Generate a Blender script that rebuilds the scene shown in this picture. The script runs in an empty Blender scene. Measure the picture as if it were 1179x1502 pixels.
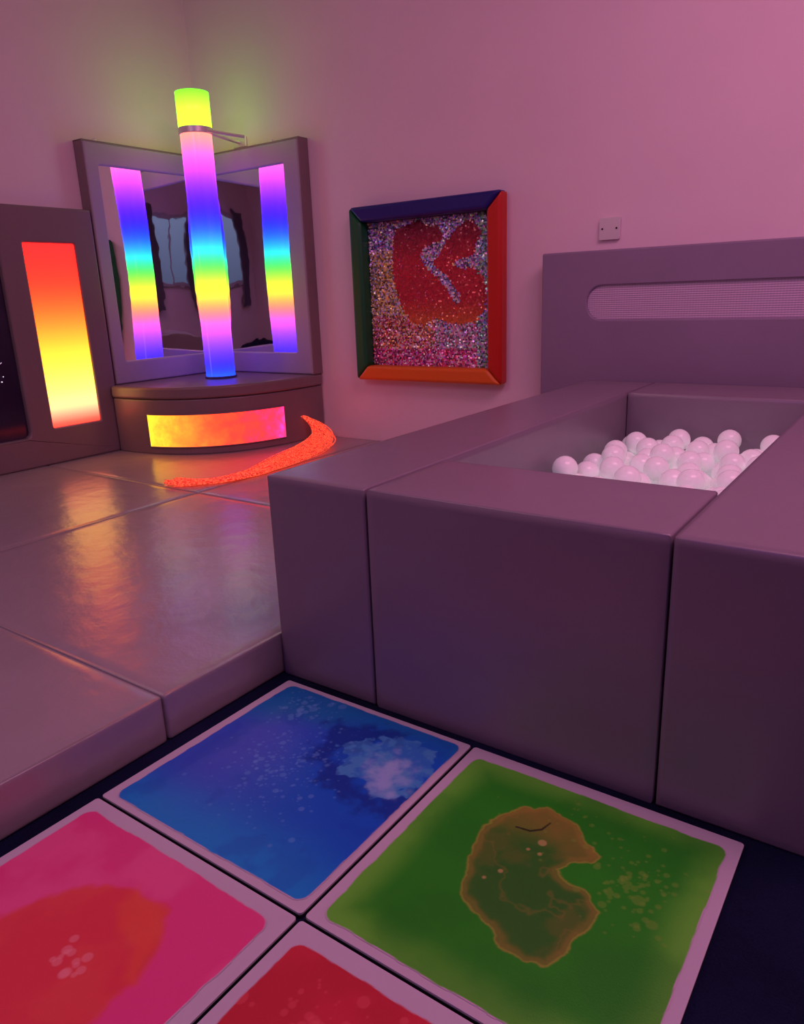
import bpy, bmesh, math, random
import numpy as np
from mathutils import Vector, Matrix
random.seed(4); rng=np.random.RandomState(7)
sc=bpy.context.scene
sc.view_settings.view_transform='Standard'

# ------------------------------------------------------------------ helpers
def lin(c):
    return tuple(((v/255)/12.92 if v/255<=.04045 else ((v/255+.055)/1.055)**2.4) for v in c)
def new_mat(name):
    m=bpy.data.materials.new(name); m.use_nodes=True
    return m,m.node_tree,m.node_tree.nodes['Principled BSDF']
def simple(name,col,rough=.5,metal=0,bump=None,spec=.5,var=0):
    m,t,b=new_mat(name)
    b.inputs['Base Color'].default_value=(*col,1); b.inputs['Roughness'].default_value=rough
    b.inputs['Metallic'].default_value=metal; b.inputs['Specular IOR Level'].default_value=spec
    tc=t.nodes.new('ShaderNodeTexCoord')
    if var:
        n=t.nodes.new('ShaderNodeTexNoise'); n.inputs['Scale'].default_value=3; n.inputs['Detail'].default_value=5
        t.links.new(tc.outputs['Object'],n.inputs['Vector'])
        r=t.nodes.new('ShaderNodeValToRGB')
        r.color_ramp.elements[0].position=.3; r.color_ramp.elements[1].position=.7
        r.color_ramp.elements[0].color=(*[c*(1-var) for c in col],1); r.color_ramp.elements[1].color=(*[min(1,c*(1+var)) for c in col],1)
        t.links.new(n.outputs['Fac'],r.inputs[0]); t.links.new(r.outputs[0],b.inputs['Base Color'])
    if bump:
        prev=None
        for sca,st,dist in bump:
            n=t.nodes.new('ShaderNodeTexNoise'); n.inputs['Scale'].default_value=sca; n.inputs['Detail'].default_value=4
            t.links.new(tc.outputs['Object'],n.inputs['Vector'])
            bp=t.nodes.new('ShaderNodeBump'); bp.inputs['Strength'].default_value=st; bp.inputs['Distance'].default_value=dist
            t.links.new(n.outputs['Fac'],bp.inputs['Height'])
            if prev: t.links.new(prev.outputs[0],bp.inputs['Normal'])
            prev=bp
        t.links.new(prev.outputs[0],b.inputs['Normal'])
    return m
def obj_from_bm(name,bm,mats,parent=None,smooth=False):
    bmesh.ops.recalc_face_normals(bm,faces=bm.faces)
    me=bpy.data.meshes.new(name); bm.to_mesh(me); bm.free()
    for m in (mats if isinstance(mats,(list,tuple)) else [mats]): me.materials.append(m)
    if smooth: me.polygons.foreach_set('use_smooth',[True]*len(me.polygons))
    o=bpy.data.objects.new(name,me); bpy.context.collection.objects.link(o)
    if parent: o.parent=parent
    return o
def empty(name):
    e=bpy.data.objects.new(name,None); bpy.context.collection.objects.link(e); return e
def bevel(o,w,seg=4):
    m=o.modifiers.new('bevel','BEVEL'); m.width=w; m.segments=seg; m.limit_method='ANGLE'; m.angle_limit=math.radians(35); m.harden_normals=True
    o.data.polygons.foreach_set('use_smooth',[True]*len(o.data.polygons))
def box(name,x0,x1,y0,y1,z0,z1,mat,parent=None,bev=0):
    bm=bmesh.new()
    bmesh.ops.create_cube(bm,size=1)
    for v in bm.verts:
        v.co=Vector(((x0+x1)/2+v.co.x*(x1-x0),(y0+y1)/2+v.co.y*(y1-y0),(z0+z1)/2+v.co.z*(z1-z0)))
    o=obj_from_bm(name,bm,mat,parent)
    if bev: bevel(o,bev)
    return o
def cushion(name,x0,x1,y0,y1,z0,z1,mat,parent=None,r=.012,puff=.004,n=14):
    """upholstered foam block: subdivided rounded box whose faces bulge very slightly"""
    bm=bmesh.new(); bmesh.ops.create_cube(bm,size=1)
    bmesh.ops.subdivide_edges(bm,edges=bm.edges[:],cuts=n,use_grid_fill=True)
    L=np.array([x1-x0,y1-y0,z1-z0]); Cn=np.array([x0+x1,y0+y1,z0+z1])/2
    for v in bm.verts:
        p=np.array(v.co)
        q=np.sign(p)*0.5*(1-(1-np.abs(p)*2)**1.9)
        w=q*L
        h=L/2
        inn=np.clip(w,-(h-r),h-r); d=w-inn
        nd=np.linalg.norm(d)
        if nd>1e-9: w=inn+d/nd*r
        f=(1-(2*np.abs(q))**2)
        for a in range(3):
            if abs(abs(p[a])-.5)<1e-6:
                b_,c_=[k for k in range(3) if k!=a]
                if a==2 and p[a]<0: continue
                w[a]+=np.sign(p[a])*puff*max(0,f[b_])**.5*max(0,f[c_])**.5-np.sign(p[a])*puff
        v.co=Vector(w+Cn)
    return obj_from_bm(name,bm,mat,parent,smooth=True)
def slab(name,outer,holes,d0,d1,mapf,mat,parent=None,bev=.008):
    bm=bmesh.new(); allE=[]; loops=[]
    for poly in [outer]+holes:
        vs=[bm.verts.new(mapf(u,v,d1)) for u,v in poly]
        es=[bm.edges.new((vs[i],vs[(i+1)%len(vs)])) for i in range(len(vs))]
        allE+=es; loops.append((vs,es))
    bmesh.ops.triangle_fill(bm,edges=allE,use_beauty=True,use_dissolve=False)
    for (vs,es),poly in zip(loops,[outer]+holes):
        bs=[bm.verts.new(mapf(u,v,d0)) for u,v in poly]
        k=len(vs)
        for i in range(k): bm.faces.new((vs[i],vs[(i+1)%k],bs[(i+1)%k],bs[i]))
    o=obj_from_bm(name,bm,mat,parent)
    if bev: bevel(o,bev)
    return o
def rect(u0,u1,v0,v1): return [(u0,v0),(u1,v0),(u1,v1),(u0,v1)]
def rrect(u0,u1,v0,v1,r,n=8):
    pts=[]
    for cx_,cy_,a0 in ((u1-r,v0+r,-90),(u1-r,v1-r,0),(u0+r,v1-r,90),(u0+r,v0+r,180)):
        for i in range(n+1):
            a=math.radians(a0+90*i/n); pts.append((cx_+r*math.cos(a),cy_+r*math.sin(a)))
    return pts
def ngon(name,pts,mat,parent=None):
    bm=bmesh.new(); bm.faces.new([bm.verts.new(p) for p in pts]); return obj_from_bm(name,bm,mat,parent)
def cyl(name,c,r,z0,z1,mat,parent=None,n=64,r1=None,bev=0,caps=True):
    bm=bmesh.new()
    bmesh.ops.create_cone(bm,cap_ends=caps,segments=n,radius1=r,radius2=r1 if r1 else r,depth=z1-z0)
    bmesh.ops.translate(bm,verts=bm.verts,vec=(c[0],c[1],(z0+z1)/2))
    o=obj_from_bm(name,bm,mat,parent)
    if bev: bevel(o,bev,3)
    else: o.data.polygons.foreach_set('use_smooth',[len(p.vertices)==4 for p in o.data.polygons])
    return o
def rod(name,a,b,r,mat,parent=None):
    a=Vector(a); b=Vector(b); bm=bmesh.new()
    bmesh.ops.create_cone(bm,cap_ends=True,segments=20,radius1=r,radius2=r,depth=(b-a).length)
    q=(b-a).to_track_quat('Z','Y').to_matrix().to_4x4()
    bmesh.ops.transform(bm,verts=bm.verts,matrix=Matrix.Translation((a+b)/2)@q)
    return obj_from_bm(name,bm,mat,parent)
def hot(c,S):
    """LED primary channels run brighter than display white, the weak channels stay as they are"""
    l=lin(c); o=[]
    for v,e in zip(c,l):
        k=min(1,max(0,(v-150)/105)); o.append(e*(1+(S-1)*k*k*k)/S)
    return tuple(o)
def ramp_emit(name,axis,lo,hi,stops,strength,noise=0,rough=.3,sample=True):
    m,t,b=new_mat(name)
    g=t.nodes.new('ShaderNodeNewGeometry'); s=t.nodes.new('ShaderNodeSeparateXYZ'); t.links.new(g.outputs['Position'],s.inputs[0])
    mr=t.nodes.new('ShaderNodeMapRange'); mr.inputs[1].default_value=lo; mr.inputs[2].default_value=hi
    t.links.new(s.outputs[axis],mr.inputs[0])
    src=mr.outputs[0]
    if noise:
        n=t.nodes.new('ShaderNodeTexNoise'); n.inputs['Scale'].default_value=14; n.inputs['Detail'].default_value=6; n.inputs['Roughness'].default_value=.65
        t.links.new(g.outputs['Position'],n.inputs['Vector'])
        ma=t.nodes.new('ShaderNodeMath'); ma.operation='MULTIPLY_ADD'; ma.inputs[1].default_value=noise; t.links.new(n.outputs['Fac'],ma.inputs[0])
        sb=t.nodes.new('ShaderNodeMath'); sb.operation='SUBTRACT'; sb.inputs[1].default_value=noise*.5
        t.links.new(src,ma.inputs[2]); t.links.new(ma.outputs[0],sb.inputs[0]); src=sb.outputs[0]
    r=t.nodes.new('ShaderNodeValToRGB'); cr=r.color_ramp
    cr.interpolation='B_SPLINE' if len(stops)>3 else 'LINEAR'
    S=strength if strength>1 else 1
    f=(lambda c:hot(c,S)) if S>1 else lin
    while len(cr.elements)>1: cr.elements.remove(cr.elements[-1])
    cr.elements[0].position=stops[0][0]; cr.elements[0].color=(*f(stops[0][1]),1)
    for p,c in stops[1:]:
        e=cr.elements.new(p); e.color=(*f(c),1)
    t.links.new(src,r.inputs[0]); t.links.new(r.outputs[0],b.inputs['Emission Color']); b.inputs['Emission Strength'].default_value=strength
    b.inputs['Base Color'].default_value=(.10,.10,.10,1); b.inputs['Roughness'].default_value=rough
    if not sample: m.cycles.emission_sampling='NONE'
    return m

# ------------------------------------------------------------------ materials
leather=[(9,.30,.008),(160,.10,.0015)]
M_mat=simple('vinyl_grey_mat',(.35,.305,.32),.27,bump=[(11,.34,.009),(45,.12,.002),(160,.10,.0015)],var=.05,spec=1.0)
M_pit=simple('vinyl_grey_pit',(.235,.185,.235),.34,bump=[(7,.25,.008),(170,.10,.002)],var=.04,spec=.7)
M_panel=simple('vinyl_grey_panel',(.27,.215,.31),.45,bump=[(7,.25,.008),(170,.10,.002)],var=.04)
M_taupe=simple('vinyl_taupe',(.22,.155,.165),.34,bump=leather,var=.05)
M_frame=simple('vinyl_silver_frame',(.38,.33,.40),.42,bump=[(9,.25,.008)],var=.04)
M_wall=simple('painted_wall',(.85,.70,.73),.75,bump=[(60,.05,.002)],spec=.2,var=.02)
M_ceil=simple('ceiling_paint',(.75,.70,.72),.9)
M_carpet=simple('navy_carpet',(.010,.016,.050),.95,bump=[(320,.9,.006)],spec=.1,var=.4)
M_mirror=simple('acrylic_mirror',(.88,.88,.92),.02,metal=1,bump=[(1.6,.10,.02)])
M_chrome=simple('brushed_steel',(.85,.78,.80),.4,metal=.6)
M_black=simple('black_rubber',(.012,.012,.014),.5)
M_border=simple('white_vinyl_border',(.60,.55,.61),.40,bump=[(200,.06,.001)])
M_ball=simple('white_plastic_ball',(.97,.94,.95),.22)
b=M_ball.node_tree.nodes['Principled BSDF']; b.inputs['Emission Color'].default_value=(.95,.88,.95,1); b.inputs['Emission Strength'].default_value=.09  # slight glow added to brighten the balls; they are not light sources
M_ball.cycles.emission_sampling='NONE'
M_darkglass=simple('dark_glass',(.03,.02,.05),.08)
M_fblue=simple('vinyl_blue',lin((26,20,115)),.38,bump=leather)
M_fred=simple('vinyl_red',lin((200,30,12)),.38,bump=leather)
M_forange=simple('vinyl_orange',lin((235,110,30)),.38,bump=leather)
M_fgreen=simple('vinyl_green',lin((10,95,50)),.38,bump=leather)

# ------------------------------------------------------------------ room
XL,XR,YB,YF,ZC=-3.0,2.6,2.57,-3.2,2.85
box('floor',XL-.1,XR+.1,YF-.1,YB+.1,-.1,0,M_carpet)
box('ceiling',XL-.1,XR+.1,YF-.1,YB+.1,ZC,ZC+.1,M_ceil)
box('wall_back',XL-.1,XR+.1,YB,YB+.1,0,ZC,M_wall)
box('wall_left',XL-.1,XL,YF,YB,0,ZC,M_wall)
box('wall_right',XR,XR+.1,YF,YB,0,ZC,M_wall)
box('wall_front',XL-.1,XR+.1,YF-.1,YF,0,ZC,M_wall)
# window on the far side of the room (seen only in the corner mirrors)
win=empty('window_1')
M_night=ramp_emit('dusk_glass',2,.9,2.2,[(0,(90,105,140)),(1,(130,145,185))],.6,sample=False)
mp=lambda u,v,d:(XR-d,u,v)
slab('window_frame',rect(-2.5,-1.1,1.0,2.25),[rect(-2.43,-1.83,1.07,2.18),rect(-1.77,-1.17,1.07,2.18)],.001,.05,mp,simple('window_frame_paint',(.5,.5,.5),.5),win)
ngon('pane',[mp(-2.45,1.05,.02),mp(-1.15,1.05,.02),mp(-1.15,2.2,.02),mp(-2.45,2.2,.02)],M_night,win)
for nm,u0 in (('curtain_l',-2.78),('curtain_r',-1.2)):
    bm=bmesh.new(); a=[]; 
    for i in range(41):
        u=u0+.34*i/40; d=.09+.025*math.sin(i*1.2)
        a.append((bm.verts.new(mp(u,.6,d)),bm.verts.new(mp(u,2.35,d))))
    for i in range(40): bm.faces.new((a[i][0],a[i+1][0],a[i+1][1],a[i][1]))
    obj_from_bm(nm,bm,simple('curtain_cloth',(.16,.14,.19),.9),win,True)

# ------------------------------------------------------------------ raised floor mats
HM=.104; xs=-1.796
def mat_piece(x0,x1,y0,y1):
    cushion('floor_mat',x0+.0005,x1-.0005,y0+.0005,y1-.0005,0,HM+.002,M_mat,r=.007,puff=.0014,n=16)
XM=-.542
mat_piece(xs,XM,.191,1.324)
mat_piece(xs,XM,-.95,.191)
mat_piece(xs,XM,1.324,YB-.004)
mat_piece(XL+.004,xs,.191,1.324)
mat_piece(XL+.004,xs,-.95,.191)
mat_piece(XL+.004,xs,1.324,YB-.004)

# ------------------------------------------------------------------ ball pit
pit=empty('ball_pit'); H=.495
cushion('side_block_l',-.5405,-.2605,.524,2.40,0,H,M_pit,pit,r=.005,puff=.002)
cushion('front_block',-.2597,.3443,.522,.828,0,H,M_pit,pit,r=.005,puff=.002)
cushion('side_block_r',.345,.66,.522,2.40,0,H,M_pit,pit,r=.005,puff=.002)
cushion('back_block',-.2597,.3443,2.075,2.40,0,H,M_pit,pit,r=.005,puff=.002)
cushion('base_cushion',-.257,.341,.832,2.071,0,.17,M_pit,pit,r=.01)
R=.0385; pts=[]
lo=(-.255+R,.835+R); hi=(.338-R,2.068-R)
def drop(x,y):
    z=.17+R
    for (a,b,c) in pts:
        d2=(a-x)**2+(b-y)**2
        if d2<4*R*R: z=max(z,c+math.sqrt(4*R*R-d2))
    return z
for k in range(480):
    best=None
    for j in range(26):
        x=random.uniform(lo[0],hi[0]); y=random.uniform(lo[1],hi[1]); z=drop(x,y)
        zz=z-.018*max(0,(y-1.3))
        if best is None or zz<best[0]: best=(zz,x,y,z)
    if best[3]>.358: continue
    pts.append((best[1],best[2],best[3]))
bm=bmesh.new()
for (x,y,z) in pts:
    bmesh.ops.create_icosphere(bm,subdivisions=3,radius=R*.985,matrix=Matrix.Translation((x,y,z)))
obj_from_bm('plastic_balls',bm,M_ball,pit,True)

# ------------------------------------------------------------------ padded back panel with light slot
pp=empty('padded_wall_panel')
mb=lambda u,v,d:(u,YB-.003-d,v)
slot=rrect(-.585,1.25,.735,.872,.066,10)
slab('panel_body',rect(-.79,1.45,.107,1.01),[slot],0,.095,mb,M_panel,pp,.008)
m,t,b=new_mat('ribbed_diffuser')
tc=t.nodes.new('ShaderNodeTexCoord'); w=t.nodes.new('ShaderNodeTexWave'); w.bands_direction='Z'; w.inputs['Scale'].default_value=38
t.links.new(tc.outputs['Object'],w.inputs['Vector'])
w2=t.nodes.new('ShaderNodeTexWave'); w2.bands_direction='X'; w2.inputs['Scale'].default_value=30; t.links.new(tc.outputs['Object'],w2.inputs['Vector'])
mu=t.nodes.new('ShaderNodeMath'); mu.operation='MULTIPLY_ADD'; mu.inputs[1].default_value=.25; t.links.new(w2.outputs['Fac'],mu.inputs[0]); t.links.new(w.outputs['Fac'],mu.inputs[2])
rr_=t.nodes.new('ShaderNodeValToRGB'); rr_.color_ramp.elements[0].color=(.36,.28,.40,1); rr_.color_ramp.elements[1].color=(.66,.52,.68,1)
t.links.new(mu.outputs[0],rr_.inputs[0]); t.links.new(rr_.outputs[0],b.inputs['Base Color'])
bp=t.nodes.new('ShaderNodeBump'); bp.inputs['Strength'].default_value=.5; bp.inputs['Distance'].default_value=.0015; t.links.new(w.outputs['Fac'],bp.inputs['Height'])
b.inputs['Roughness'].default_value=.4
t.links.new(bp.outputs[0],b.inputs['Normal'])
M_rib=m
ngon('slot_diffuser',[mb(u,v,.082) for u,v in rrect(-.59,1.255,.73,.877,.07,10)],M_rib,pp)

# ------------------------------------------------------------------ wall switch plate
sw=empty('wall_switch')
slab('plate',rrect(-.573,-.487,1.052,1.138,.006,4),[],0,.012,mb,M_chrome,sw,.003)
for u in (-.560,-.500):
    o=cyl('screw',(0,0),.004,0,.002,M_black,sw,n=16); o.rotation_euler=(math.pi/2,0,0); o.location=(u,YB-.0150,1.095)

# ------------------------------------------------------------------ sequin picture
pic=empty('sequin_picture')
u0,u1,v0,v1=-1.86,-1.0,.44,1.29; fw_=.075
iu0,iu1,iv0,iv1=u0+fw_,u1-fw_,v0+fw_,v1-fw_
def bar(nm,quad,mat):
    bm=bmesh.new()
    a=[bm.verts.new(mb(u,v,.075)) for u,v in quad]; c=[bm.verts.new(mb(u,v,0)) for u,v in quad]
    bm.faces.new(a); bm.faces.new(c[::-1])
    for i in range(4): bm.faces.new((a[i],c[i],c[(i+1)%4],a[(i+1)%4]))
    o=obj_from_bm(nm,bm,mat,pic); bevel(o,.018,5)
g=.0008
bar('frame_top',[(u0,v1),(iu0,iv1),(iu1,iv1),(u1,v1)],M_fblue)
bar('frame_bottom',[(u0,v0),(iu0,iv0),(iu1,iv0),(u1,v0)],M_forange)
bar('frame_left',[(u0,v0+g),(iu0,iv0),(iu0,iv1),(u0,v1-g)],M_fgreen)
bar('frame_right',[(u1,v0+g),(iu1,iv0),(iu1,iv1),(u1,v1-g)],M_fred)
def P2(l): # swirl outline on the board (board-local units -> board u,v)
    o=[]
    for x,y in l:
        s=(x-539)/(715-539); yt=322-22*s; yb=545
        o.append((iu0+s*(iu1-iu0), iv1-(y-yt)/(yb-yt)*(iv1-iv0)))
    return np.array(o)
shape=P2([(581,330),(598,324),(615,316),(628,324),(641,322),(650,336),(645,348),(630,352),(620,362),(619,376),(626,390),(642,402),(654,420),(664,440),(671,444),(671,430),(662,410),(652,398),(640,388),(634,378),(645,366),(655,345),(668,328),(680,316),(692,314),(701,335),(693,352),(693,366),(674,373),(662,381),(674,390),(690,386),(704,400),(708,430),(704,455),(692,472),(660,476),(635,466),(618,481),(600,473),(588,452),(580,425),(575,400),(577,360)])
def inside(p,poly):
    x,y=p; c=False; n=len(poly); j=n-1
    for i in range(n):
        xi,yi=poly[i]; xj,yj=poly[j]
        if (yi>y)!=(yj>y) and x<(xj-xi)*(y-yi)/(yj-yi)+xi: c=not c
        j=i
    return c
bm=bmesh.new(); cl=bm.loops.layers.float_color.new('Col')
import colorsys
sz=.0088; nu=int((iu1-iu0)/sz); nv=int((iv1-iv0)/(sz*.8))
for j in range(nv):
    for i in range(nu):
        u=iu0+(i+.5+(.5 if j%2 else 0))*sz; v=iv0+(j+.5)*sz*.8
        if u>iu1-.003: continue
        jit=(u+random.gauss(0,.004),v+random.gauss(0,.004))
        red=inside(jit,shape)
        tu,tv=random.gauss(0,.12 if red else .30),random.gauss(0,.10 if red else .26)
        r=sz*.56; vs=[]
        for k in range(6):
            a=k*math.pi/3; du,dv=r*math.cos(a),r*math.sin(a)
            vs.append(bm.verts.new(mb(u+du,v+dv,.012+du*tu+dv*(tv-.25))))
        f=bm.faces.new(vs)
        s=(v-iv0)/(iv1-iv0); su=(u-iu0)/(iu1-iu0)
        if red:
            k=random.uniform(.84,1.05)
            c_=np.array([130,20,62.])*max(0,(s-.72)/.28)+np.array([220,40,64.])*(1-max(0,(s-.72)/.28))
            if s<.48: q=min(1,(.48-s)/.18); c_=c_*(1-q)+np.array([240,120,55.])*q
            col=lin(np.clip(c_*k,0,255))
        else:
            # iridescent silver foil: reflected rainbow hues painted into the sequin colour by area
            cho=[(.80,.45),(.72,.5),(.60,.55),(.12,.5),(.88,.4)]
            if s>.6: cho=[(.78,.6),(.74,.65),(.62,.65),(.85,.45),(.5,.4),(.12,.5)]
            if su<.35 and .3<s<.8: cho=[(.12,.75),(.08,.7),(.14,.65),(.10,.6),(.80,.4),(.6,.4)]
            if s<.35: cho=[(.95,.7),(.03,.75),(.07,.75),(.9,.6),(.0,.7),(.11,.6)]
            if s<.35 and su>.55: cho=[(.9,.5),(.45,.45),(.75,.5),(.98,.6)]
            if s<.12: cho=[(.97,.8),(.93,.8),(.88,.6)]
            if su>.88: cho=[(.45,.55),(.62,.6),(.8,.6),(.3,.5)]
            h,sa=random.choice(cho); va=random.choice([.2,.35,.6,.9,1.0,1.0])
            if random.random()<.16: sa*=.2; va=1.0
            col=colorsys.hsv_to_rgb(h,min(1,sa*1.15),va)
        for l in f.loops: l[cl]=(*col,1)
m,t,b=new_mat('sequins'); at=t.nodes.new('ShaderNodeAttribute'); at.attribute_name='Col'
t.links.new(at.outputs['Color'],b.inputs['Base Color']); b.inputs['Metallic'].default_value=.25; b.inputs['Roughness'].default_value=.22; b.inputs['Specular IOR Level'].default_value=.9
obj_from_bm('sequins',bm,m,pic)
ngon('backing_cloth',[mb(u,v,.004) for u,v in rect(iu0-.01,iu1+.01,iv0-.01,iv1+.01)],simple('sequin_backing',(.12,.05,.10),.6),pic)

# ------------------------------------------------------------------ corner podium
pod=empty('corner_podium'); ZP=.455; PE=1.768
def arc(off,n=72,t0=0,t1=90,N=2.8):
    o=[]
    for i in range(n+1):
        t=math.radians(t0+(t1-t0)*i/n); c,s=math.cos(t),math.sin(t)
        x,y=XL+(.84+off)*max(c,1e-9)**(2/N),YB-(.85+off)*max(s,1e-9)**(2/N)
        if x<-2.915: y=max(y,PE)
        o.append((x,y))
    return o
def prism(nm,off,z0,z1,mat,bev):
    pl=[(XL+.004,YB-.004)]+[(max(x,XL+.004),min(y,YB-.004)) for x,y in arc(off)]
    bm=bmesh.new(); a=[bm.verts.new((x,y,z1)) for x,y in pl]; c=[bm.verts.new((x,y,z0)) for x,y in pl]
    bm.faces.new(a); bm.faces.new(c[::-1]); k=len(pl)
    for i in range(k): bm.faces.new((a[i],c[i],c[(i+1)%k],a[(i+1)%k]))
    o=obj_from_bm(nm,bm,mat,pod); bevel(o,bev,4)
prism('body',-.008,HM,.392,M_taupe,.010)
prism('top_cushion',.0,.394,ZP,M_taupe,.014)
M_podlite=ramp_emit('podium_led',0,-2.70,-2.10,[(0,(255,235,60)),(.2,(255,200,45)),(.42,(255,150,45)),(.66,(255,70,40)),(.88,(255,50,60)),(1,(235,90,230))],2.3,noise=.5)
def strip(nm,off,z0,z1,t0,t1,mat):
    bm=bmesh.new(); A=[(bm.verts.new((x,y,z0)),bm.verts.new((x,y,z1))) for x,y in arc(off,24,t0,t1)]
    for i in range(24): bm.faces.new((A[i][0],A[i+1][0],A[i+1][1],A[i][1]))
    return obj_from_bm(nm,bm,mat,pod,True)
o=strip('led_window',-.003,.145,.315,14,74,M_podlite)
def rim(nm,path,r,mat,parent,closed=True):
    cu=bpy.data.curves.new(nm,'CURVE'); cu.dimensions='3D'; sp=cu.splines.new('POLY'); sp.points.add(len(path)-1)
    for i,p in enumerate(path): sp.points[i].co=(*p,1)
    sp.use_cyclic_u=closed; cu.bevel_depth=r; cu.bevel_resolution=2; cu.materials.append(mat)
    o=bpy.data.objects.new(nm,cu); bpy.context.collection.objects.link(o); o.parent=parent; return o
ar=arc(-.004,40,14,74)
rim('window_welt',[(x,y,.145) for x,y in ar]+[(x,y,.315) for x,y in ar[::-1]],.0035,M_taupe,pod)

# ------------------------------------------------------------------ corner mirrors
ml=lambda u,v,d:(XL+.003+d,u,v)
for nm,mp_,a0,a1,i0,i1 in (('mirror_panel',ml,1.772,YB-.085,1.845,2.445),('mirror_panel',mb,XL+.004,-2.165,-2.865,-2.275)):
    e=empty(nm)
    slab('padded_frame',rect(a0,a1,ZP+.001,1.65),[rrect(i0,i1,.575,1.545,.012,3)],0,.075,mp_,M_frame,e,.010)
    bm=bmesh.new(); G=[]
    for i in range(25):
        row=[]
        for j in range(25):
            s,tt=i/24,j/24
            row.append(bm.verts.new(mp_(i0-.008+(i1-i0+.016)*s,.567+.986*tt,.060+.004*math.sin(math.pi*s)*math.sin(math.pi*tt*1.0))))
        G.append(row)
    for i in range(24):
        for j in range(24): bm.faces.new((G[i][j],G[i+1][j],G[i+1][j+1],G[i][j+1]))
    obj_from_bm('mirror_sheet',bm,M_mirror,e,True)
    if mp_ is ml:
        slab('edge_band',rect(a0-.003,a0+.003,ZP+.002,1.656),[],0,.07,mp_,M_taupe,e,.002)
        slab('edge_band_top',rect(a0-.003,a1,1.648,1.658),[],0,.07,mp_,M_taupe,e,.004)
        hk=mp_(1.87,1.665,.03)
    else:
        slab('edge_band',rect(a1-.004,a1+.005,ZP+.002,1.656),[],0,.07,mp_,M_taupe,e,.003)
        slab('edge_band_top',rect(a0+.09,a1+.005,1.648,1.658),[],0,.07,mp_,M_taupe,e,.004)
        hk=mp_(-2.38,1.665,.03)
    bm=bmesh.new(); bmesh.ops.create_uvsphere(bm,u_segments=12,v_segments=8,radius=.011,matrix=Matrix.Translation(hk))
    obj_from_bm('hook_knob',bm,M_chrome,e,True)

# ------------------------------------------------------------------ bubble tube
bt=empty('bubble_tube'); TC=(-2.625,2.235)
stops=[(.0,(20,120,255)),(.035,(25,60,255)),(.08,(60,40,255)),(.14,(140,70,255)),(.20,(215,95,250)),(.26,(255,125,170)),(.32,(255,180,90)),(.38,(245,240,60)),(.45,(120,250,70)),(.51,(50,250,130)),(.57,(35,190,250)),(.63,(20,80,255)),(.70,(45,15,255)),(.78,(120,35,250)),(.86,(215,75,250)),(.93,(255,120,205)),(1,(255,185,140))]
M_tube=ramp_emit('tube_rainbow',2,ZP,1.69,stops,2.3,rough=.15)
M_cap=ramp_emit('tube_cap_glow',2,1.70,1.88,[(0,(228,250,75)),(.5,(210,250,65)),(1,(160,245,50))],4.5)
cyl('base_ring',TC,.088,ZP,ZP+.012,simple('tube_base',(.05,.05,.25),.3),bt,bev=.003)
cyl('water_column',TC,.080,ZP+.01,1.695,M_tube,bt,n=40,caps=False)
cyl('collar',TC,.087,1.690,1.722,M_chrome,bt,bev=.004)
cyl('glowing_cap',TC,.084,1.722,1.885,M_cap,bt,n=40)
rod('bracket_arm',(TC[0]+.05,TC[1]+.05,1.70),(-2.655,YB-.006,1.70),.009,M_chrome,bt)
rod('bracket_arm_side',(TC[0]+.085,TC[1]+.0,1.70),(-2.52,YB-.10,1.70),.008,M_chrome,bt)
box('bracket_plate',-2.70,-2.60,YB-.012,YB-.001,1.675,1.725,M_chrome,bt,.003)

# ------------------------------------------------------------------ left wall LED panel
lp=empty('led_wall_panel')
slab('padded_body',rect(.45,PE-.003,HM+.001,1.33),[rrect(1.385,1.65,.285,1.165,.008,3),rrect(.62,1.265,.255,1.165,.03,5)],0,.072,ml,M_taupe,lp,.012)
M_led=ramp_emit('wall_led',2,.28,1.165,[(0,(255,85,60)),(.04,(255,110,90)),(.11,(255,215,185)),(.20,(255,240,140)),(.36,(255,225,60)),(.52,(255,180,45)),(.66,(255,110,30)),(.80,(255,60,28)),(1,(255,42,32))],2.8)
ngon('led_screen',[ml(u,v,.060) for u,v in rect(1.38,1.655,.28,1.17)],M_led,lp)
ngon('tunnel_glass',[ml(u,v,.045) for u,v in rect(.61,1.275,.245,1.175)],M_darkglass,lp)
bm=bmesh.new()
for k in range(60):
    a=random.uniform(0,6.28); rr=.175+random.gauss(0,.018)
    bmesh.ops.create_icosphere(bm,subdivisions=1,radius=random.uniform(.0015,.0035),matrix=Matrix.Translation(ml(1.02+rr*math.cos(a),.66+rr*1.2*math.sin(a)*.9,.05)))
obj_from_bm('fairy_lights',bm,ramp_emit('fairy_light',2,0,1,[(0,(255,240,255)),(1,(255,240,255))],3,sample=False),lp)

# ------------------------------------------------------------------ fibre-optic tail
fo=empty('fiber_optic_strands')
key=[(-2.19,2.40,.245),(-2.11,2.43,.20),(-2.00,2.38,.150),(-1.93,2.25,.135),(-1.88,2.08,.128),(-1.84,1.88,.124),(-1.80,1.70,.121),(-1.81,1.56,.119),(-1.85,1.46,.118),(-1.92,1.40,.118),(-2.00,1.37,.118)]
wid=[.016,.036,.075,.095,.100,.090,.064,.045,.040,.046,.060]
m,t,b=new_mat('fibre_glow'); tc=t.nodes.new('ShaderNodeTexCoord'); n_=t.nodes.new('ShaderNodeTexNoise'); n_.inputs['Scale'].default_value=120; n_.inputs['Detail'].default_value=2
t.links.new(tc.outputs['Object'],n_.inputs['Vector']); r_=t.nodes.new('ShaderNodeValToRGB')
r_.color_ramp.elements[0].position=.38; r_.color_ramp.elements[1].position=.62
r_.color_ramp.elements[0].color=(*lin((190,30,30)),1); r_.color_ramp.elements[1].color=(*lin((255,105,70)),1)
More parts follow.
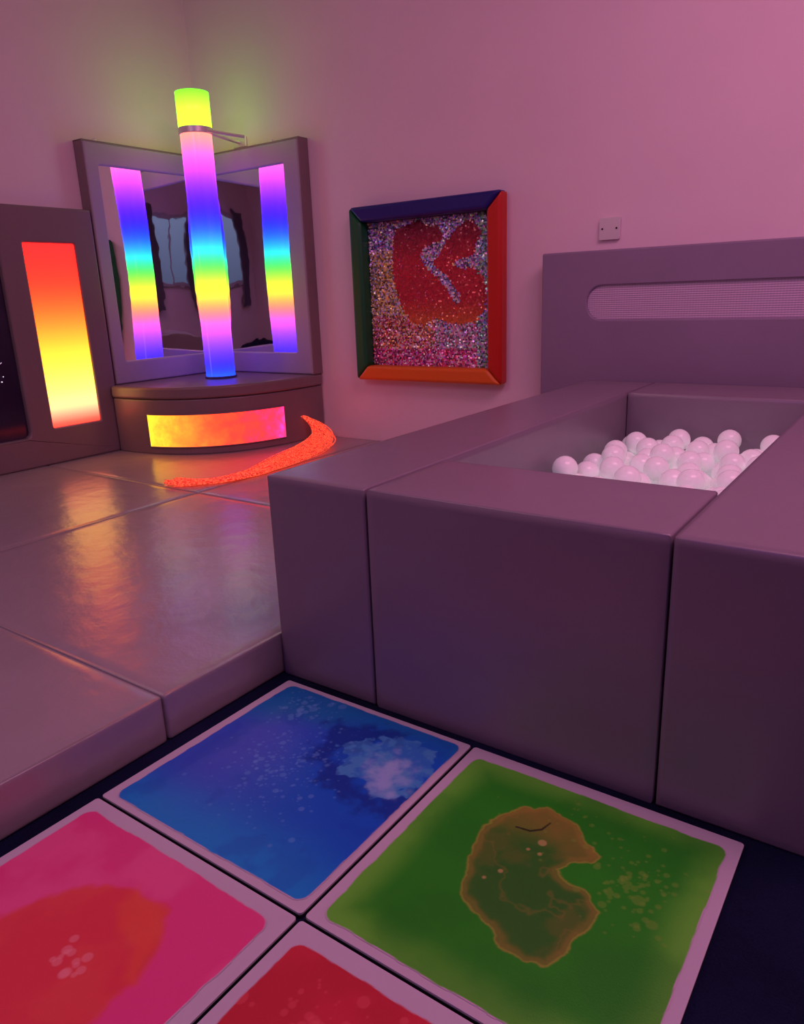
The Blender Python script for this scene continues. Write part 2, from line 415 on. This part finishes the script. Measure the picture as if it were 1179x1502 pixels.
t.links.new(n_.outputs['Fac'],r_.inputs[0]); t.links.new(r_.outputs[0],b.inputs['Emission Color']); t.links.new(r_.outputs[0],b.inputs['Base Color'])
b.inputs['Emission Strength'].default_value=.85; m.cycles.emission_sampling='NONE'
cu=bpy.data.curves.new('strands','CURVE'); cu.dimensions='3D'; cu.bevel_depth=.0021; cu.bevel_resolution=1; cu.resolution_u=5; cu.materials.append(m)
for k in range(66):
    a=random.uniform(0,6.28); rr=math.sqrt(random.random()); ph=random.uniform(0,6.28)
    sp=cu.splines.new('NURBS'); n=len(key); sp.points.add(n-1); sp.order_u=4; sp.use_endpoint_u=True
    for i,(x,y,z) in enumerate(key):
        i0_=max(0,i-1); i1_=min(n-1,i+1); tx,ty=key[i1_][0]-key[i0_][0],key[i1_][1]-key[i0_][1]; L=math.hypot(tx,ty); nx,ny=-ty/L,tx/L
        aa=a+i*.35+ph*.1; w_=wid[i]*rr
        ex=random.gauss(0,.025) if i==n-1 else 0
        sp.points[i].co=(x+nx*w_*math.cos(aa)+random.gauss(0,.006)+ex,y+ny*w_*math.cos(aa)+random.gauss(0,.008),max(.1100,z+w_*.22*math.sin(aa)),1)
o=bpy.data.objects.new('strands',cu); bpy.context.collection.objects.link(o); o.parent=fo

# ------------------------------------------------------------------ liquid floor tiles
def vnoise(x,y,seed):
    r=np.random.RandomState(seed).rand(256,256)
    xi=np.floor(x).astype(int); yi=np.floor(y).astype(int); fx=x-xi; fy=y-yi
    fx=fx*fx*(3-2*fx); fy=fy*fy*(3-2*fy)
    g=lambda a,b: r[a%256,b%256]
    return (g(xi,yi)*(1-fx)*(1-fy)+g(xi+1,yi)*fx*(1-fy)+g(xi,yi+1)*(1-fx)*fy+g(xi+1,yi+1)*fx*fy)
def fbm(x,y,s,seed,o=5):
    v=0;a=.5;tot=0
    for k in range(o):
        v=v+a*vnoise(x*s+17.3*k,y*s+9.1*k,seed+k); tot+=a; a*=.5; s*=2.03
    return v/tot
def sdf(x,y,poly):
    poly=np.array(poly); d=np.full(x.shape,1e9); ins=np.zeros(x.shape,bool); n=len(poly)
    for i in range(n):
        a=poly[i]; b_=poly[(i+1)%n]; e=b_-a; wx=x-a[0]; wy=y-a[1]
        tt=np.clip((wx*e[0]+wy*e[1])/(e@e),0,1); d=np.minimum(d,np.hypot(wx-e[0]*tt,wy-e[1]*tt))
        c=((a[1]>y)!=(b_[1]>y))&(x<(b_[0]-a[0])*(y-a[1])/(b_[1]-a[1]+1e-12)+a[0]); ins^=c
    return np.where(ins,-d,d)
def mixc(c,d,k): return c*(1-k[...,None])+np.array(lin(d))*k[...,None]
def sst(a,b,v):
    t_=np.clip((v-a)/(b-a),0,1); return t_*t_*(3-2*t_)
mliq,t,b=new_mat('liquid_tile_gel'); at=t.nodes.new('ShaderNodeAttribute'); at.attribute_name='Col'
t.links.new(at.outputs['Color'],b.inputs['Base Color']); b.inputs['Roughness'].default_value=.42; b.inputs['Specular IOR Level'].default_value=.45
b.inputs['Coat Weight'].default_value=.15; b.inputs['Coat Roughness'].default_value=.35
tc=t.nodes.new('ShaderNodeTexCoord'); n_=t.nodes.new('ShaderNodeTexNoise'); n_.inputs['Scale'].default_value=420; t.links.new(tc.outputs['Object'],n_.inputs['Vector'])
bp=t.nodes.new('ShaderNodeBump'); bp.inputs['Strength'].default_value=.25; bp.inputs['Distance'].default_value=.001; t.links.new(n_.outputs['Fac'],bp.inputs['Height']); t.links.new(bp.outputs[0],b.inputs['Normal'])
def circ(c,x,y,spots,col,amt,soft=.0012):
    for (a,b_,r) in spots:
        d=np.hypot(x-a,y-b_); c=mixc(c,col,amt*(1-sst(r-soft,r+soft,d)))
    return c
def tile(x0,y0,fn,inset,seed):
    e=empty('liquid_floor_tile'); gp=.003
    slab('base_sheet',rrect(x0+gp,x0+.5-gp,y0+gp,y0+.5-gp,.004,3),[],0.0005,.006,lambda u,v,d:(u,v,d),M_black,e,0)
    slab('white_border',rrect(x0+gp+.001,x0+.5-gp,y0+gp+.001,y0+.5-gp,.006,4),[],.006,.0095,lambda u,v,d:(u,v,d),M_border,e,.001)
    N=300; a,b0,c0,d0=inset
    s=np.linspace(0,1,N); S,T_=np.meshgrid(s,s,indexing='ij')
    X=x0+a+S*(.5-a-b0); Y=y0+c0+T_*(.5-c0-d0)
    rr=.022; qx=np.abs(X-(x0+(.5+a-b0)/2))-((.5-a-b0)/2-rr); qy=np.abs(Y-(y0+(.5+c0-d0)/2))-((.5-c0-d0)/2-rr)
    sd=np.hypot(np.maximum(qx,0),np.maximum(qy,0))+np.minimum(np.maximum(qx,qy),0)-rr
    sd=sd+.006*fbm(X,Y,26,seed+40,3)-.001
    C=fn(X,Y)
    C=mixc(C,(205,185,200),sst(-.0016,-.0002,sd)*1.0)
    me=bpy.data.meshes.new('liquid'); V=np.stack([X,Y,np.full_like(X,.0102)],-1).reshape(-1,3)
    idx=np.arange(N*N).reshape(N,N); F=np.stack([idx[:-1,:-1],idx[1:,:-1],idx[1:,1:],idx[:-1,1:]],-1).reshape(-1,4)
    keep=(sd.reshape(-1)[F].min(1)<0)
    F=F[keep]
    me.from_pydata(V.tolist(),[],F.tolist()); ca=me.color_attributes.new('Col','FLOAT_COLOR','POINT')
    ca.data.foreach_set('color',np.concatenate([C.reshape(-1,3),np.ones((N*N,1))],1).ravel())
    me.materials.append(mliq); o=bpy.data.objects.new('liquid',me); bpy.context.collection.objects.link(o); o.parent=e
def f_blue(X,Y):
    C=np.ones(X.shape+(3,))*np.array(lin((6,98,210)))
    n=fbm(X,Y,9,3); 
    pk=np.exp(-(((X+.38)/.11)**2+((Y-.25)/.18)**2))
    C=mixc(C,(85,95,215),np.clip(pk*(.7+n*.5),0,1)*.75)
    C=mixc(C,(10,165,230),sst(.16,.02,Y+(n-.5)*.05)*.65)
    C=mixc(C,(5,130,185),sst(.36,.47,Y-.25*(X+.25)+(n-.5)*.1)*.7)
    C=mixc(C,(10,75,190),sst(.56,.70,fbm(X,Y,16,11))*.3)
    wb=.034*(fbm(X,Y,42,5)-.5)*2+.02*(fbm(X,Y,14,8)-.5)*2
    dk=sdf(X,Y,[(-.30,.41),(-.22,.45),(-.12,.47),(-.15,.42),(-.20,.36),(-.20,.32),(-.12,.29),(-.07,.27),(-.02,.33),(-.002,.31),(-.02,.24),(-.10,.23),(-.19,.25),(-.26,.33)])+wb*1.2
    C=mixc(C,(6,50,150),sst(.016,-.022,dk)*.8)
    bl=sdf(X,Y,[(-.22,.36),(-.17,.41),(-.11,.45),(-.05,.445),(-.02,.37),(-.028,.30),(-.07,.27),(-.12,.295),(-.175,.30)])+wb
    C=mixc(C,(70,155,215),sst(.003,-.004,bl)*(.5+.5*sst(.4,.6,fbm(X,Y,50,9))))
    bl2=sdf(X,Y,[(-.14,.37),(-.09,.39),(-.055,.36),(-.05,.29),(-.09,.285),(-.125,.32)])+wb
    C=mixc(C,(165,195,232),sst(.020,-.026,bl2)*.85)
    sp=[]; r_=random.Random(3)
    for k in range(260):
        sp.append((r_.gauss(-.27,.07),r_.gauss(.26,.075),abs(r_.gauss(0,.0022))+.0008))
    for k in range(80): sp.append((r_.gauss(-.38,.04),r_.gauss(.43,.03),abs(r_.gauss(0,.003))+.001))
    for k in range(90): sp.append((r_.uniform(-.45,-.03),r_.uniform(.04,.45),.0010))
    return circ(C,X,Y,sp,(110,175,235),.32)
gb=[(.135,.27),(.13,.31),(.145,.355),(.165,.39),(.20,.405),(.235,.40),(.26,.395),(.285,.36),(.315,.345),(.31,.325),(.285,.31),(.27,.285),(.30,.27),(.33,.262),(.352,.24),(.35,.20),(.34,.15),(.33,.12),(.30,.108),(.265,.115),(.235,.14),(.205,.14),(.172,.165),(.155,.20),(.145,.235)]
def f_green(X,Y):
    C=np.ones(X.shape+(3,))*np.array(lin((40,160,20)))
    n=fbm(X,Y,7,21)
    e_=np.minimum(np.minimum(X-.02,.48-X),np.minimum(Y-.02,.48-Y))
    C=mixc(C,(115,215,60),sst(.065,.0,e_+(n-.5)*.03)*.8)
    C=mixc(C,(28,138,20),sst(.45,.7,n)*.4)
    d=sdf(X,Y,gb)+.010*(fbm(X,Y,34,31)-.5)*2
    C=mixc(C,(52,118,32),sst(.003,-.004,d)*.85)
    C=mixc(C,(105,125,40),sst(.003,-.004,d)*sst(.50,.68,fbm(X,Y,18,33))*.5)
    up_=sst(.29,.37,Y+.04*(fbm(X,Y,25,37)-.5))
    C=mixc(C,(160,140,50),sst(.003,-.004,d)*up_*.5)
    C=mixc(C,(175,150,55),np.exp(-((d+.006)/.006)**2)*.35*(d<0))
    C=mixc(C,(180,180,65),np.exp(-(d/.0018)**2)*.6)
    C=mixc(C,(170,140,60),np.exp(-((fbm(X,Y,9,36)-.5)/.010)**2)*(d<0)*.22)
    r_=random.Random(8); sp=[(.228,.325,.007),(.235,.30,.0035),(.215,.30,.003),(.20,.235,.004),(.185,.21,.003)]
    for k in range(90): sp.append((r_.gauss(.385,.028),r_.gauss(.30,.045),abs(r_.gauss(0,.0028))+.0012))
    for k in range(55): sp.append((r_.gauss(.30,.1),r_.gauss(.40,.04),abs(r_.gauss(0,.002))+.001))
    C=circ(C,X,Y,sp[:5],(185,175,95),.8); C=circ(C,X,Y,sp[5:],(135,185,60),.32)
    th=sdf(X,Y,[(.175,.335),(.20,.338),(.215,.352),(.22,.375),(.219,.375),(.213,.354),(.199,.341),(.175,.337)])
    return mixc(C,(25,35,15),sst(.0016,.0,th)*.9)
def f_pink(X,Y):
    C=np.ones(X.shape+(3,))*np.array(lin((238,68,140)))
    n=fbm(X,Y,8,51)
    C=mixc(C,(250,115,165),sst(.5,.7,n)*.4)
    d=sdf(X,Y,[(-.40,-.30),(-.37,-.22),(-.33,-.155),(-.29,-.12),(-.25,-.095),(-.21,-.10),(-.17,-.105),(-.13,-.15),(-.11,-.20),(-.115,-.27),(-.13,-.34),(-.2,-.4),(-.3,-.42)])+.014*(fbm(X,Y,22,55)-.5)*2
    C=mixc(C,(232,60,66),sst(.008,-.008,d)*.9)
    d2=sdf(X,Y,[(-.25,-.095),(-.21,-.10),(-.17,-.105),(-.13,-.15),(-.11,-.20),(-.13,-.21),(-.16,-.17),(-.2,-.16),(-.24,-.13)])+.01*(fbm(X,Y,22,58)-.5)*2
    C=mixc(C,(245,100,62),sst(.012,-.012,d2)*.55)
    C=mixc(C,(250,115,85),sst(.5,.72,fbm(X,Y,12,61))*(d<0)*.2)
    r_=random.Random(2); sp=[(r_.gauss(-.222,.014),r_.gauss(-.228,.016),r_.uniform(.004,.009)) for k in range(14)]
    return circ(C,X,Y,sp,(250,150,155),.5)
def f_red(X,Y):
    C=np.ones(X.shape+(3,))*np.array(lin((212,42,65)))
    C=mixc(C,(188,28,50),sst(.45,.65,fbm(X,Y,9,71))*.5)
    r_=random.Random(5); sp=[(r_.gauss(.16,.06),r_.gauss(-.13,.05),abs(r_.gauss(0,.004))+.0015) for k in range(120)]
    return circ(C,X,Y,sp,(235,85,95),.45)
tile(-.5,0,f_blue,(.022,.014,.016,.014),100)
tile(0,0,f_green,(.020,.020,.016,.028),200)
tile(-.5,-.5,f_pink,(.022,.026,.022,.026),300)
tile(0,-.5,f_red,(.022,.022,.022,.030),400)

# ------------------------------------------------------------------ lights
def area(name,loc,target,sx,sy,power,col):
    l=bpy.data.lights.new(name,'AREA'); l.shape='RECTANGLE'; l.size=sx; l.size_y=sy; l.energy=power; l.color=col
    o=bpy.data.objects.new(name,l); bpy.context.collection.objects.link(o); o.location=loc
    o.rotation_euler=(Vector(target)-Vector(loc)).to_track_quat('-Z','Y').to_euler(); return o
area('ceiling_lamp',(.9,1.0,2.78),(.4,1.8,0),1.6,1.2,46,(1,.37,.63))
area('ceiling_lamp_far',(-1.6,-1.2,2.78),(-1.7,-.2,0),1.2,1.2,20,(1,.58,.62))
area('purple_fill_light',(.1,-2.4,2.76),(0,1.2,.3),.8,.8,15,(.42,.16,1))  # unseen fill added behind the camera to put purple light on the pit fronts
w=bpy.data.worlds.new('w'); sc.world=w; w.use_nodes=True; w.node_tree.nodes['Background'].inputs[0].default_value=(.3,.2,.35,1); w.node_tree.nodes['Background'].inputs[1].default_value=.1

# ------------------------------------------------------------------ camera
th,pi_,ro,f=.626,.287,-.038,1083.2
fh=np.array([-np.sin(th),np.cos(th),0]); r=np.array([np.cos(th),np.sin(th),0]); z=np.array([0,0,1.])
fw=np.cos(pi_)*fh-np.sin(pi_)*z; up=np.cross(r,fw)
Rr=np.cos(ro)*r+np.sin(ro)*up; U=-np.sin(ro)*r+np.cos(ro)*up
cam=bpy.data.cameras.new('camera'); cam.sensor_fit='VERTICAL'; cam.sensor_height=36; cam.lens=36*f/1502; cam.clip_start=.02
co=bpy.data.objects.new('camera',cam); bpy.context.collection.objects.link(co)
M=Matrix(((Rr[0],U[0],-fw[0],.641),(Rr[1],U[1],-fw[1],-.598),(Rr[2],U[2],-fw[2],.868),(0,0,0,1)))
co.matrix_world=M
sc.camera=co
